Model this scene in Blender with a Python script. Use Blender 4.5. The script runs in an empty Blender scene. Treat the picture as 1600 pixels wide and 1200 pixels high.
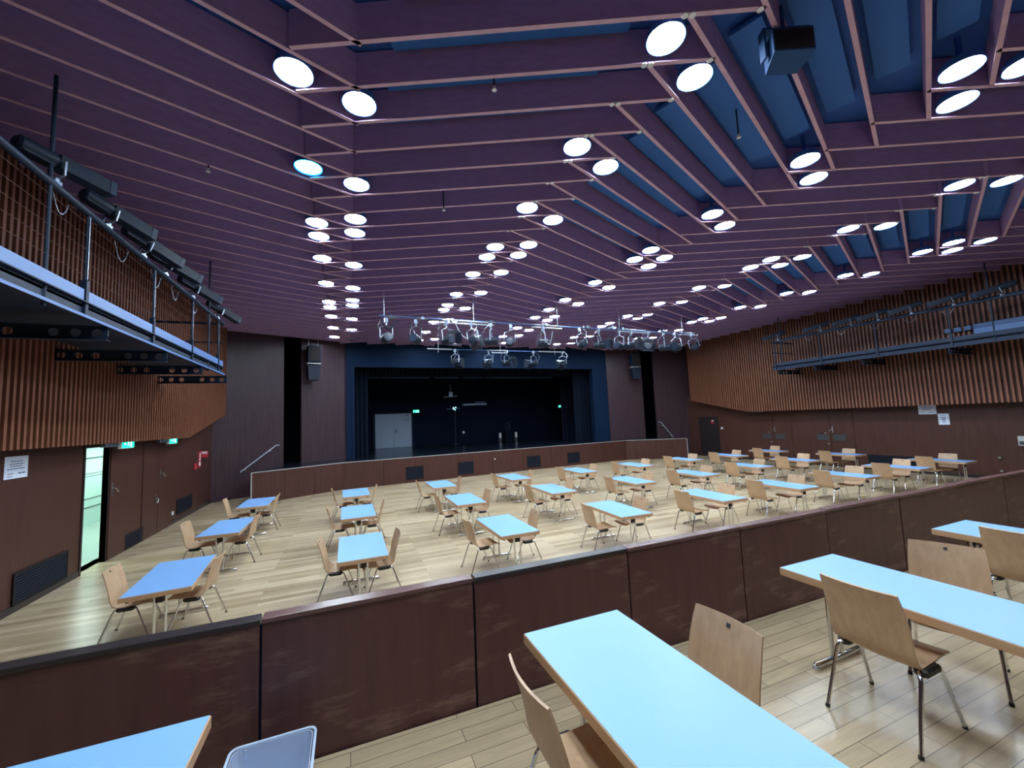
import bpy, math, random
from mathutils import Vector, Matrix
random.seed(7)
S = bpy.context.scene
COL = S.collection
PI = math.pi
CZ = 2.63                       # eye height above the hall floor

# ------------------------------------------------------------------ camera
F_PX, YAW, PITCH, ROLL = 635.325, 0.385452, 0.08689, -0.042987
fw = Vector((math.sin(YAW)*math.cos(PITCH), math.cos(YAW)*math.cos(PITCH), math.sin(PITCH)))
rt = Vector((math.cos(YAW), -math.sin(YAW), 0))
up = rt.cross(fw)
r2 = rt*math.cos(ROLL) + up*math.sin(ROLL)
u2 = up*math.cos(ROLL) - rt*math.sin(ROLL)
cd = bpy.data.cameras.new('camera')
cd.sensor_fit = 'HORIZONTAL'; cd.sensor_width = 36; cd.lens = F_PX/1600*36
cd.clip_start = 0.05; cd.clip_end = 200
cam = bpy.data.objects.new('camera', cd); COL.objects.link(cam)
m = Matrix((r2, u2, -fw)).transposed().to_4x4(); m.translation = (0, 0, CZ)
cam.matrix_world = m
S.camera = cam
S.view_settings.view_transform = 'Standard'; S.view_settings.look = 'None'
S.view_settings.gamma = 1; S.view_settings.use_curve_mapping = False
S.view_settings.exposure = 0.0

# ------------------------------------------------------------------ materials
def lin(c):
    return tuple(((v/255)/12.92 if v/255 <= .04045 else ((v/255+.055)/1.055)**2.4) for v in c)
def mat(name, rgb, rough=.5, metal=0, spec=.5, emit=None, estr=0):
    m = bpy.data.materials.new(name); m.use_nodes = True
    b = m.node_tree.nodes['Principled BSDF']
    b.inputs['Base Color'].default_value = (*rgb, 1)
    b.inputs['Roughness'].default_value = rough
    b.inputs['Metallic'].default_value = metal
    b.inputs['Specular IOR Level'].default_value = spec
    if emit:
        b.inputs['Emission Color'].default_value = (*emit, 1)
        b.inputs['Emission Strength'].default_value = estr
    return m
def nodes(m): return m.node_tree.nodes, m.node_tree.links, m.node_tree.nodes['Principled BSDF']
def grain(name, c1, c2, scale=(4, 4, .5), rough=.45, detail=6, contrast=(.3, .7), vary=0, spec=.5, bump=0, wear=None):
    """wood grain: noise stretched along one axis, optional worn streaks"""
    m = mat(name, c1, rough, spec=spec); n, l, b = nodes(m)
    tc = n.new('ShaderNodeTexCoord'); mp = n.new('ShaderNodeMapping'); mp.inputs['Scale'].default_value = scale
    l.new(tc.outputs['Object'], mp.inputs['Vector'])
    nz = n.new('ShaderNodeTexNoise'); nz.inputs['Scale'].default_value = 3; nz.inputs['Detail'].default_value = detail
    nz.inputs['Roughness'].default_value = .6
    l.new(mp.outputs[0], nz.inputs['Vector'])
    cr = n.new('ShaderNodeValToRGB'); e = cr.color_ramp.elements
    e[0].position, e[1].position = contrast; e[0].color = (*c1, 1); e[1].color = (*c2, 1)
    l.new(nz.outputs['Fac'], cr.inputs[0]); out = cr.outputs[0]
    if wear:
        mp2 = n.new('ShaderNodeMapping'); mp2.inputs['Scale'].default_value = wear[1]
        l.new(tc.outputs['Object'], mp2.inputs['Vector'])
        nw = n.new('ShaderNodeTexNoise'); nw.inputs['Scale'].default_value = 1; nw.inputs['Detail'].default_value = 7
        nw.inputs['Roughness'].default_value = .72
        l.new(mp2.outputs[0], nw.inputs['Vector'])
        wr = n.new('ShaderNodeValToRGB'); wr.color_ramp.elements[0].position = wear[2]; wr.color_ramp.elements[1].position = wear[2]+.16
        l.new(nw.outputs['Fac'], wr.inputs[0])
        mx = n.new('ShaderNodeMix'); mx.data_type = 'RGBA'
        l.new(wr.outputs[0], mx.inputs[0]); l.new(out, mx.inputs[6]); mx.inputs[7].default_value = (*wear[0], 1)
        out = mx.outputs[2]
    if vary:
        oi = n.new('ShaderNodeObjectInfo'); hs = n.new('ShaderNodeHueSaturation')
        mr = n.new('ShaderNodeMapRange'); mr.inputs[3].default_value = 1-vary; mr.inputs[4].default_value = 1+vary
        l.new(oi.outputs['Random'], mr.inputs[0]); l.new(mr.outputs[0], hs.inputs['Value'])
        l.new(out, hs.inputs['Color']); out = hs.outputs[0]
    l.new(out, b.inputs['Base Color'])
    if bump:
        bp = n.new('ShaderNodeBump'); bp.inputs['Strength'].default_value = bump; bp.inputs['Distance'].default_value = .01
        l.new(nz.outputs['Fac'], bp.inputs['Height']); l.new(bp.outputs[0], b.inputs['Normal'])
    return m
def parquet(name, c1, c2, mortar, length, width, rough, msize=.0022):
    m = mat(name, c1, rough); n, l, b = nodes(m)
    tc = n.new('ShaderNodeTexCoord')
    br = n.new('ShaderNodeTexBrick'); br.offset = .37; br.offset_frequency = 2; br.squash = 1
    br.inputs['Scale'].default_value = 1; br.inputs['Brick Width'].default_value = length; br.inputs['Row Height'].default_value = width
    br.inputs['Mortar Size'].default_value = msize; br.inputs['Mortar Smooth'].default_value = .3; br.inputs['Bias'].default_value = 0
    br.inputs['Color1'].default_value = (*c1, 1); br.inputs['Color2'].default_value = (*c2, 1); br.inputs['Mortar'].default_value = (*mortar, 1)
    l.new(tc.outputs['Object'], br.inputs['Vector'])
    mp = n.new('ShaderNodeMapping'); mp.inputs['Scale'].default_value = (1.2, 16, 1)
    l.new(tc.outputs['Object'], mp.inputs['Vector'])
    nz = n.new('ShaderNodeTexNoise'); nz.inputs['Scale'].default_value = 2; nz.inputs['Detail'].default_value = 6; nz.inputs['Roughness'].default_value = .65
    l.new(mp.outputs[0], nz.inputs['Vector'])
    mr = n.new('ShaderNodeMapRange'); mr.inputs[3].default_value = .66; mr.inputs[4].default_value = 1.32
    l.new(nz.outputs['Fac'], mr.inputs[0])
    nb = n.new('ShaderNodeTexNoise'); nb.inputs['Scale'].default_value = .45; nb.inputs['Detail'].default_value = 3
    l.new(tc.outputs['Object'], nb.inputs['Vector'])
    mr2 = n.new('ShaderNodeMapRange'); mr2.inputs[3].default_value = .86; mr2.inputs[4].default_value = 1.12
    l.new(nb.outputs['Fac'], mr2.inputs[0])
    mu = n.new('ShaderNodeMath'); mu.operation = 'MULTIPLY'; l.new(mr.outputs[0], mu.inputs[0]); l.new(mr2.outputs[0], mu.inputs[1])
    hs = n.new('ShaderNodeHueSaturation'); l.new(br.outputs['Color'], hs.inputs['Color']); l.new(mu.outputs[0], hs.inputs['Value'])
    l.new(hs.outputs[0], b.inputs['Base Color'])
    bp = n.new('ShaderNodeBump'); bp.inputs['Strength'].default_value = .12; bp.inputs['Distance'].default_value = .004
    l.new(nz.outputs['Fac'], bp.inputs['Height']); l.new(bp.outputs[0], b.inputs['Normal'])
    return m
M = {}
M['hall_floor'] = parquet('hall_oak_parquet', (.55, .445, .30), (.32, .24, .14), (.20, .14, .07), 1.3, .125, .30)
M['deck_floor'] = parquet('terrace_oak_planks', (.50, .385, .245), (.37, .285, .18), (.15, .11, .07), 1.1, .115, .24, .003)
M['veneer'] = grain('dark_stained_veneer', (.052, .0225, .018), (.080, .034, .026), (5, 5, .35), .42, spec=.3)
M['front_veneer'] = grain('stage_wall_veneer_lamp_tint', (.042, .024, .034), (.064, .036, .047), (5, 5, .35), .34, spec=.3)  # bluish reflection of the lamps put into the veneer colour
M['stage_veneer'] = grain('red_brown_stage_veneer', (.054, .021, .017), (.082, .032, .025), (5, 5, .4), .42, spec=.3)
M['parapet'] = grain('worn_parapet_veneer', (.084, .035, .034), (.115, .049, .046), (4, 4, .4), .38, spec=.35, wear=((.24, .145, .11), (.9, .9, 4.0), .53))
M['cap'] = grain('parapet_lit_cap_wood', (.10, .048, .048), (.15, .07, .066), (.8, 6, 6), .26)  # lighter red carries reflected light on the cap tops
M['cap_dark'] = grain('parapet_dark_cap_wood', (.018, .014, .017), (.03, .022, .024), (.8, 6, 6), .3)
M['slat'] = grain('wall_slat_wood', (.165, .060, .034), (.25, .094, .052), (3, 14, .5), .5)
M['slat_back'] = mat('slat_backing', (.055, .022, .018), .8)
M['ceil_board'] = grain('ceiling_board_haze_tint', (.38, .25, .47), (.46, .30, .55), (2, 2, 6), .5, spec=.2)  # lens haze around the lamps put into the wood as purple
M['ceil_edge'] = grain('ceiling_edge_haze_tint', (.52, .32, .42), (.62, .39, .50), (2, 2, 6), .5)  # same haze tint put into the board edges
M['soffit'] = mat('soffit_haze_blue', (.028, .115, .40), .7)  # bluer than the soffit itself; lamp haze put into the colour
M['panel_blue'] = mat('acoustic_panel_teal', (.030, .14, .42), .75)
M['navy'] = mat('proscenium_navy', (.006, .018, .050), .7, spec=.1)
M['stage_black'] = mat('stage_house_black', (.004, .010, .026), .85, spec=.1)  # lens haze put into the stage blacks as faint blue
M['stage_floor'] = mat('stage_floor_black', (.006, .009, .016), .22)
M['curtain'] = mat('black_curtain', (.006, .011, .024), .9, spec=.1)
M['top'] = mat('blue_white_laminate', (.205, .415, .78), .36)
M['beech_edge'] = grain('beech_edge', (.42, .245, .13), (.52, .32, .18), (1, 1, 14), .45)
M['beech'] = grain('beech_plywood', (.44, .285, .168), (.54, .36, .222), (9, 7, 1.2), .38, vary=.1)
M['chrome'] = mat('chrome', (.72, .74, .77), .16, 1)
M['steel'] = mat('brushed_steel', (.6, .62, .65), .32, 1)
M['black_plastic'] = mat('black_plastic', (.012, .012, .014), .45)
M['gallery_steel'] = mat('gallery_painted_steel', (.010, .022, .050), .5, spec=.3)
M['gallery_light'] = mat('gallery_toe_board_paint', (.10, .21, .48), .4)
M['lamp_body'] = mat('spotlight_black', (.008, .015, .032), .5, 0, spec=.25)
M['lamp_shiny'] = mat('spotlight_metal', (.30, .36, .45), .3, .8)
M['pipe'] = mat('aluminium_pipe', (.50, .55, .62), .32, .35)
M['glass'] = mat('lens_glass', (.05, .07, .12), .12)
M['white_trim'] = mat('pale_metal_trim', (.62, .64, .66), .35, .5)
M['paper'] = mat('white_paper', (.66, .74, .88), .7)
M['ink'] = mat('grey_print', (.09, .13, .24), .8)
M['red'] = mat('fire_red', (.45, .03, .05), .5)
M['white'] = mat('white_plastic', (.75, .75, .77), .5)
M['grille'] = mat('dark_grille', (.014, .012, .014), .6, 0, spec=.2)
M['steel_plate'] = mat('door_kick_plate', (.06, .065, .075), .45, .4)
M['grey_door'] = mat('grey_painted_steel_door', (.33, .43, .58), .5)
M['mint'] = mat('mint_corridor_paint', (.64, .90, .82), .6)
M['mint_line'] = mat('corridor_joint_line', (.12, .22, .2), .7)
M['corr_floor'] = mat('corridor_floor', (.42, .54, .48), .35)
M['led'] = mat('downlight_glow', (.8, .85, .9), .4, emit=(.79, .91, 1.0), estr=84)
M['led_blue'] = mat('downlight_glow_bluish', (.5, .8, .9), .4, emit=(.03, .60, 1.0), estr=26)
M['led_off'] = mat('downlight_unlit', (.45, .47, .52), .4)
M['corr_fill'] = mat('corridor_fill_glow', (.8, .9, .85), .4, emit=(.80, 1.0, .92), estr=85)  # glow of the added corridor lights
M['exit_green'] = mat('exit_sign_glow', (.02, .5, .35), .4, emit=(.0, .80, .45), estr=1.6)
M['exit_white'] = mat('exit_sign_pictogram', (.8, .9, .85), .4, emit=(.65, 1.0, .88), estr=2.0)
M['prompt_light'] = mat('stage_pilot_glow', (.5, .9, .9), .4, emit=(.55, .95, 1.0), estr=1.2)
bx = mat('clear_polypropylene', (.55, .66, .84), .22)
n_, l_, b_ = nodes(bx); b_.inputs['Alpha'].default_value = .72
M['tub'] = bx
M['speaker_blue'] = mat('ceiling_speaker_paint', (.02, .07, .19), .6, spec=.2)
M['wire'] = mat('railing_wire', (.13, .07, .06), .5)
M['tub_rim'] = mat('clear_polypropylene_rim', (.55, .68, .86), .25)

# ------------------------------------------------------------------ mesh building
class MB:
    def __init__(s): s.v, s.f, s.sm = [], [], []
    def add(s, vs, fs, smooth=False):
        o = len(s.v); s.v += [tuple(p) for p in vs]
        for f in fs: s.f.append([i+o for i in f]); s.sm.append(smooth)
        return s
    def box(s, a, b):
        x0, y0, z0 = a; x1, y1, z1 = b
        return s.hexa([(x0, y0, z0), (x1, y0, z0), (x1, y1, z0), (x0, y1, z0), (x0, y0, z1), (x1, y0, z1), (x1, y1, z1), (x0, y1, z1)])
    def hexa(s, p):
        return s.add(p, [(3, 2, 1, 0), (4, 5, 6, 7), (0, 1, 5, 4), (1, 2, 6, 5), (2, 3, 7, 6), (3, 0, 4, 7)])
    def bbox(s, a, b, r):
        """box with chamfered vertical edges and top/bottom edges"""
        x0, y0, z0 = a; x1, y1, z1 = b
        def ring(d, z): return [(x0+d+r, y0+d, z), (x1-d-r, y0+d, z), (x1-d, y0+d+r, z), (x1-d, y1-d-r, z), (x1-d-r, y1-d, z), (x0+d+r, y1-d, z), (x0+d, y1-d-r, z), (x0+d, y0+d+r, z)]
        q = r*.6
        V = ring(q, z0)+ring(0, z0+q)+ring(0, z1-q)+ring(q, z1); Fc = [tuple(range(7, -1, -1)), tuple(range(24, 32))]
        for k in range(3):
            for i in range(8):
                j = (i+1) % 8; Fc.append((k*8+i, k*8+j, k*8+8+j, k*8+8+i))
        return s.add(V, Fc)
    def bar(s, p, q, w, h, z_up=True):
        """box along p-q, horizontal width w, hanging from p.z to p.z+h"""
        p, q = Vector(p), Vector(q); d = (q-p).normalized(); sd = d.cross(Vector((0, 0, 1))).normalized()*w/2; u = Vector((0, 0, h))
        return s.hexa([p-sd, q-sd, q+sd, p+sd, p-sd+u, q-sd+u, q+sd+u, p+sd+u])
    def tube(s, pts, r, n=8, caps=True):
        pts = [Vector(p) for p in pts]; rs = r if isinstance(r, (list, tuple)) else [r]*len(pts)
        rings = []; prev = None
        for i, p in enumerate(pts):
            d = (pts[min(i+1, len(pts)-1)]-pts[max(i-1, 0)]).normalized()
            if prev is None:
                a = Vector((0, 0, 1)) if abs(d.z) < .9 else Vector((1, 0, 0)); u = d.cross(a).normalized()
            else:
                u = (prev-d*prev.dot(d)).normalized()
            prev = u; w = d.cross(u)
            rings.append([p+(u*math.cos(2*PI*k/n)+w*math.sin(2*PI*k/n))*rs[i] for k in range(n)])
        V = [v for rg in rings for v in rg]; Fc = []
        for i in range(len(pts)-1):
            for k in range(n):
                j = (k+1) % n; Fc.append((i*n+k, i*n+j, (i+1)*n+j, (i+1)*n+k))
        s.add(V, Fc, True)
        if caps:
            s.add(rings[0], [tuple(range(n-1, -1, -1))]); s.add(rings[-1], [tuple(range(n))])
        return s
    def disc(s, c, r, n=24, z_down=True, h=0.0):
        cx, cy, cz = c
        V = [(cx+r*math.cos(2*PI*k/n), cy+r*math.sin(2*PI*k/n), cz) for k in range(n)]
        if not h: return s.add(V, [tuple(range(n-1, -1, -1)) if z_down else tuple(range(n))])
        V2 = [(x, y, z+h) for x, y, z in V]
        Fc = [tuple(range(n-1, -1, -1)), tuple(range(n, 2*n))]+[(k, (k+1) % n, n+(k+1) % n, n+k) for k in range(n)]
        return s.add(V+V2, Fc)
    def prism(s, poly, z0, z1):
        n = len(poly)
        V = [(x, y, z0) for x, y in poly]+[(x, y, z1) for x, y in poly]
        return s.add(V, [tuple(range(n-1, -1, -1)), tuple(range(n, 2*n))]+[(i, (i+1) % n, n+(i+1) % n, n+i) for i in range(n)])
    def build(s, name, m, parent=None, **props):
        me = bpy.data.meshes.new(name); me.from_pydata(s.v, [], s.f); me.update()
        me.polygons.foreach_set('use_smooth', s.sm)
        if any(s.sm): me.set_sharp_from_angle(angle=math.radians(42))
        me.materials.append(M[m] if isinstance(m, str) else m)
        o = bpy.data.objects.new(name, me); COL.objects.link(o)
        if parent: o.parent = parent
        for k, v in props.items(): o[k] = v
        return o
def box(a, b): return MB().box(a, b)
def thing(name, label, cat, loc=(0, 0, 0), rz=0, group=None):
    o = bpy.data.objects.new(name, None); COL.objects.link(o); o.empty_display_size = .1
    o.location = loc; o.rotation_euler = (0, 0, rz); o['label'] = label; o['category'] = cat
    if group: o['group'] = group
    return o
def dup(root, label, loc, rz=0, group=None):
    r = root.copy(); COL.objects.link(r); r.location = loc; r.rotation_euler = (0, 0, rz); r['label'] = label
    if group: r['group'] = group
    for ch in KIDS[root.name]:
        c = ch[0].copy(); COL.objects.link(c); c.parent = r
        for g in ch[1]:
            d = g.copy(); COL.objects.link(d); d.parent = c
    return r
KIDS = {}
def register(root):
    KIDS[root.name] = [(c, list(c.children)) for c in root.children]
ORD = ['first', 'second', 'third', 'fourth', 'fifth', 'sixth', 'seventh', 'eighth', 'ninth', 'tenth', 'eleventh', 'twelfth', 'thirteenth',
       'fourteenth', 'fifteenth', 'sixteenth', 'seventeenth', 'eighteenth', 'nineteenth', 'twentieth']
ST = dict(kind='structure')

# ------------------------------------------------------------------ the shell
XL, XR = -4.8, 19.6               # lower walls
SL, SR = -4.4, 19.0               # slatted upper walls
YB = -6.5                         # back of the room
ZD = .57                          # raised terrace floor
ZS = 1.12                         # stage floor
ZC = 6.63                         # underside of the ceiling boards
PY = 3.03                         # parapet front
box((XL-.3, PY-.5, -.2), (XR+.3, 19.8, 0)).build('floor', 'hall_floor', **ST)
box((XL-.3, YB-.3, -.2), (XR+.3, PY-.002, ZD)).build('floor_terrace', 'deck_floor', **ST)
# the line where the ceiling meets the stage end
FRONT = [(-4.9, 18.7), (-4.34, 19.02), (-2.57, 19.98), (-1.93, 20.37), (-.08, 21.09), (14.84, 20.96), (17.0, 20.35), (17.7, 20.10), (19.9, 19.32)]
def yfront(x):
    for (x0, y0), (x1, y1) in zip(FRONT[:-1], FRONT[1:]):
        if x <= x1: return y0+(y1-y0)*(x-x0)/(x1-x0)
    return FRONT[-1][1]
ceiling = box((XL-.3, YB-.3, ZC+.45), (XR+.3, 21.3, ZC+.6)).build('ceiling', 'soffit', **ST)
# zig-zag board ceiling: six zones, seams running towards the stage
SEAM = [-.19, 3.57, 7.34, 11.04, 14.78]
D, SA, SBm = .614, .412, -.456
OV = .35
zones = []      # (x0, x1, slope, phase y at reference x, xref)
bB = 1.0826*4
phaseA = 1.477*4
zones.append((SL-.02, SEAM[0]+OV, SA, phaseA, SEAM[0]))
ref = [(1, bB, SEAM[0]), (2, .7285*4, SEAM[1]), (3, .7355*4, SEAM[2]), (4, .9926*4, SEAM[3])]
zones.append((SEAM[0]-OV, SEAM[1]+OV, SBm, bB, SEAM[0]))
zones.append((SEAM[1]-OV, SEAM[2]+OV, SA, .7285*4, SEAM[1]))
zones.append((SEAM[2]-OV, SEAM[3]+OV, SBm, .7355*4, SEAM[2]))
zones.append((SEAM[3]-OV, SEAM[4]+OV, SA, .9926*4, SEAM[3]))
pE = .9926*4+(SEAM[4]-SEAM[3])*SA+D/2
zones.append((SEAM[4]-OV, SR+.02, SBm, pE, SEAM[4]))
for zi, (x0, x1, s, p, xr) in enumerate(zones):
    b, e, a, c = MB(), MB(), MB(), MB()
    for k in range(-20, 60):
        y0, y1 = p+k*D+s*(x0-xr), p+k*D+s*(x1-xr)
        if max(y0, y1) < -3.4 or min(y0, y1) > 20.9: continue
        # stop the board at the stage end wall
        xa, xb = x0, x1
        N = 40; xs = [x0+(x1-x0)*i/N for i in range(N+1)]
        ok = [x for x in xs if p+k*D+s*(x-xr) < yfront(x)-.03]
        if len(ok) < 3: continue
        xa, xb = ok[0], ok[-1]
        P = (xa, p+k*D+s*(xa-xr), ZC+.004); Q = (xb, p+k*D+s*(xb-xr), ZC+.004)
        b.bar(P, Q, .046, .42)
        e.bar((P[0], P[1], ZC), (Q[0], Q[1], ZC), .05, .006)
        if zi in (1, 3):                                   # bright cap screws at the right-hand seam
            for dx in (x1-.05, x1-.66, x1-.73):
                if xa < dx < xb and k % 1 == 0:
                    c.disc((dx, p+k*D+s*(dx-xr), ZC-.012), .034, 12, True, .012)
        # acoustic panel in the bay above the boards
        ym = p+(k+.5)*D
        if zi and p+k*D > -2:
            pa, pb = max(x0+1.0, xa), min(x1-1.0, xb)
            if pb-pa > .5:
                a.bar((pa, ym+s*(pa-xr)+.02, ZC+.335), (pb, ym+s*(pb-xr)+.02, ZC+.335), .34, .05)
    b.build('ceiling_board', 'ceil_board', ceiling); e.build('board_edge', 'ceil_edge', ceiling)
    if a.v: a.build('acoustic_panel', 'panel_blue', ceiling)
    if c.v: c.build('cap_screw', 'white', ceiling, kind='stuff')

def slat_wall(name, x, sgn, y_end):
    """upper wall of vertical slats; chamfered underside at the stage end"""
    ychm = 14.95
    def zb(y): return CZ-.12 if y < ychm else CZ-.12+(y-ychm)/(y_end-ychm)*.80
    back = MB()
    xo = x-sgn*.06; xi = x-sgn*.9
    prof = [(YB, zb(0)), (ychm, zb(0)), (y_end, zb(y_end)), (y_end, ZC+.45), (YB, ZC+.45)]
    n = len(prof)
    V = [(xo, y, z) for y, z in prof]+[(xi, y, z) for y, z in prof]
    back.add(V, [tuple(range(n)), tuple(range(2*n-1, n-1, -1))]+[(i, n+i, n+(i+1) % n, (i+1) % n) for i in range(n)])
    w = back.build(name, 'slat_back', **ST)
    sl = MB(); y = 2.0
    while y < y_end-.02:
        z0 = zb(y)
        sl.box((min(x, x-sgn*.07), y, z0-.01), (max(x, x-sgn*.07), y+.056, ZC+.45)); y += .127
    sl.build('slat', 'slat', w)
    return w
slat_wall('wall_left_upper', SL, 1, 18.9)
slat_wall('wall_right_upper', SR, -1, 18.6)
# lower left wall around the open door
w = MB()
T = .10
OY0, OY1, OZ = 10.64, 11.52, 2.42
w.box((XL-T, YB, 0), (XL, OY0, CZ)); w.box((XL-T, OY0, OZ), (XL, OY1, CZ)); w.box((XL-T, OY1, 0), (XL, 18.72, CZ+1.0))
w.build('wall_left', 'veneer', **ST)
box((XR, YB, 0), (XR+.25, 19.5, CZ+.9)).build('wall_right', 'veneer', **ST)
box((XL-.3, YB-.25, ZD), (XR+.3, YB, ZC+.5)).build('wall_back', 'veneer', **ST)
# skirting along the side walls
MB().box((XL, 3.2, 0), (XL+.015, OY0-.02, .11)).box((XL, OY1+.12, 0), (XL+.015, 18.68, .11)).build('baseboard_left', 'cap_dark', **ST)
box((XR-.015, 3.2, 0), (XR, 19.3, .11)).build('baseboard_right', 'cap_dark', **ST)

def wallseg(mb, a, b, z0, z1, th=.15, back=1):
    (x0, y0), (x1, y1) = a, b; d = Vector((x1-x0, y1-y0, 0)).normalized(); nrm = Vector((-d.y, d.x, 0))*th*back
    mb.prism([(x0, y0), (x1, y1), (x1+nrm.x, y1+nrm.y), (x0+nrm.x, y0+nrm.y)], z0, z1); return mb
o = wallseg(MB(), (-4.8, 18.7), (-2.57, 19.98), 0, ZC+.45).build('wall_front_left', 'front_veneer', **ST)
wallseg(MB(), (-1.93, 20.37), (-.08, 21.09), ZS, ZC+.45).build('wall_proscenium_left', 'front_veneer', **ST)
wallseg(MB(), (14.84, 20.96), (17.0, 20.35), ZS, ZC+.45).build('wall_proscenium_right', 'front_veneer', **ST)
wallseg(MB(), (17.7, 20.10), (19.9, 19.32), 0, ZC+.45).build('wall_front_right', 'front_veneer', **ST)
# proscenium frame
OX0, OX1, OZT = .26, 13.83, CZ+2.9
pf = MB()
pf.box((-.08, 21.0, ZS), (OX0, 21.35, ZC+.45)).box((OX1, 21.0, ZS), (14.86, 21.35, ZC+.45)).box((OX0, 21.0, OZT), (OX1, 21.35, ZC+.45))
pf.build('wall_proscenium', 'navy', **ST)
tr = MB().box((OX0-.07, 20.95, ZS), (OX0+.05, 21.0, OZT+.05)).box((OX1-.05, 20.95, ZS), (OX1+.10, 21.0, OZT+.05)).box((OX0+.05, 20.95, OZT-.05), (OX1-.05, 21.0, OZT+.05))
tr.build('trim_proscenium', 'navy', **ST)
# stage house
sh = MB()
sh.box((-5, 27.9, ZS-.2), (20.5, 28.1, 9.2)).box((-5.2, 19.9, 0), (-5, 28.1, 9.2)).box((20.3, 19.6, 0), (20.5, 28.1, 9.2)).box((-5.2, 21.3, 9.0), (20.5, 28.1, 9.2))
sh.box((-4.95, 21.3, 7.08), (20.5, 21.45, 9.2))
sh.build('wall_stage', 'stage_black', **ST)

# ------------------------------------------------------------------ stage
A0, A1, A2, A3 = (-3.22, 17.25), (-.28, 18.80), (15.1, 19.86), (18.0, 18.12)
poly = [A0, A1, A2, A3, (17.72, 20.0), (20.2, 19.5), (20.2, 28), (-4.9, 28), (-4.9, 18.95), (-2.6, 20.15)]
poly = [A0, A1, A2, A3, (17.9, 20.2), (20.2, 20.2), (20.2, 28), (-4.9, 28), (-4.9, 20.3), (-2.75, 20.05)]
stage = MB().prism(poly, .3, ZS).build('floor_stage', 'stage_floor', **ST)
def along(a, b, t): return (a[0]+(b[0]-a[0])*t, a[1]+(b[1]-a[1])*t)
def facing(mb, a, b, n, z0, z1, th=.03, gap=.006, off=0):
    L = math.hypot(b[0]-a[0], b[1]-a[1]); d = ((b[0]-a[0])/L, (b[1]-a[1])/L)
    for i in range(n):
        p = along(a, b, (i/n)+gap/L); q = along(a, b, (i+1)/n-gap/L)
        wallseg(mb, p, q, z0, z1, th, -1)
    return mb
sf = MB(); facing(sf, A0, A1, 3, 0, ZS-.012); facing(sf, A1, A2, 9, 0, ZS-.012); facing(sf, A2, A3, 2, 0, ZS-.012)
sfo = sf.build('wall_stage_front', 'stage_veneer', **ST)
bk = MB()
for a, b in ((A0, A1), (A1, A2), (A2, A3)): wallseg(bk, a, b, 0, .3, .1, 1)
bk.build('stage_base', 'stage_black', sfo)
tm = MB()
for a, b in ((A0, A1), (A1, A2), (A2, A3)): wallseg(tm, a, b, ZS-.012, ZS+.012, .045, -1)
for p in (A0, A3): tm.box((p[0]-.02, p[1]-.045, 0), (p[0]+.02, p[1], ZS))
tm.build('trim_stage_edge', 'white_trim', **ST)

def front_pt(x, out=0):
    t = (x-A1[0])/(A2[0]-A1[0]); p = along(A1, A2, t)
    L = math.hypot(A2[0]-A1[0], A2[1]-A1[1]); return p[0]+(A2[1]-A1[1])/L*out, p[1]-(A2[0]-A1[0])/L*out
AF = math.atan2(A2[1]-A1[1], A2[0]-A1[0])
def grille(label, w, h, loc, rz, rows=9):
    t = thing('ventilation_grille', label, 'vent', loc, rz, 'ventilation grilles')
    f = MB(); k = .035
    f.box((0, -.012, 0), (w, .0, k)).box((0, -.012, h-k), (w, 0, h)).box((0, -.012, k), (k, 0, h-k)).box((w-k, -.012, k), (w, 0, h-k)); f.build('frame', 'grille', t)
    s = MB()
    for i in range(rows):
        z = k+(h-2*k)*(i+.3)/rows; s.hexa([(k, -.010, z), (w-k, -.010, z), (w-k, -.001, z+.012), (k, -.001, z+.012), (k, -.010, z+.008), (w-k, -.010, z+.008), (w-k, -.001, z+.02), (k, -.001, z+.02)])
    s.build('louvre', 'grille', t)
    box((k, -.003, k), (w-k, -.0005, h-k)).build('backing', 'stage_black', t)
    return t
for x, nm in ((2.38, 'leftmost vent in the stage front'), (4.80, 'second vent from the left in the stage front'), (8.50, 'third vent from the left in the stage front'), (10.98, 'rightmost vent in the stage front')):
    px, py = front_pt(x, .032)
    grille('dark square grille, '+nm, .8, .58, (px, py, .13), AF)
px, py = front_pt(6.72, .031)
o = MB().tube([(0, 0, 0), (0, -.02, 0)], .035, 12).build('socket', 'white'); o.location = (px, py, .72); o['label'] = 'small white round socket on the stage front between two vents'; o['category'] = 'socket'

# handrails by the stage steps
def handrail(label, p, q, wall_n):
    t = thing('handrail', label, 'handrail')
    p, q = Vector(p), Vector(q)
    MB().tube([p, q, q+(q-p).normalized().cross(Vector((0, 0, 1))).normalized()*0+Vector((.12*(1 if q.x > p.x else -1), .05, .01))], .022, 10).build('rail', 'pipe', t)
    for f in (.14, .84):
        c = p.lerp(q, f)
        MB().tube([c+Vector((0, 0, -.02)), c+Vector((0, 0, -.07)), c+Vector((0, 0, -.07))+Vector(wall_n)], .012, 8).build('bracket', 'pipe', t)
handrail('chrome handrail on the dark panel at the left stage steps', (-3.92, 18.95, CZ-1.60), (-2.80, 19.62, CZ-.66), (-.10, .17, 0))
handrail('chrome handrail on the dark panel at the right stage steps', (18.45, 19.60, CZ-1.50), (17.80, 19.88, CZ-.55), (.06, .16, 0))

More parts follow.
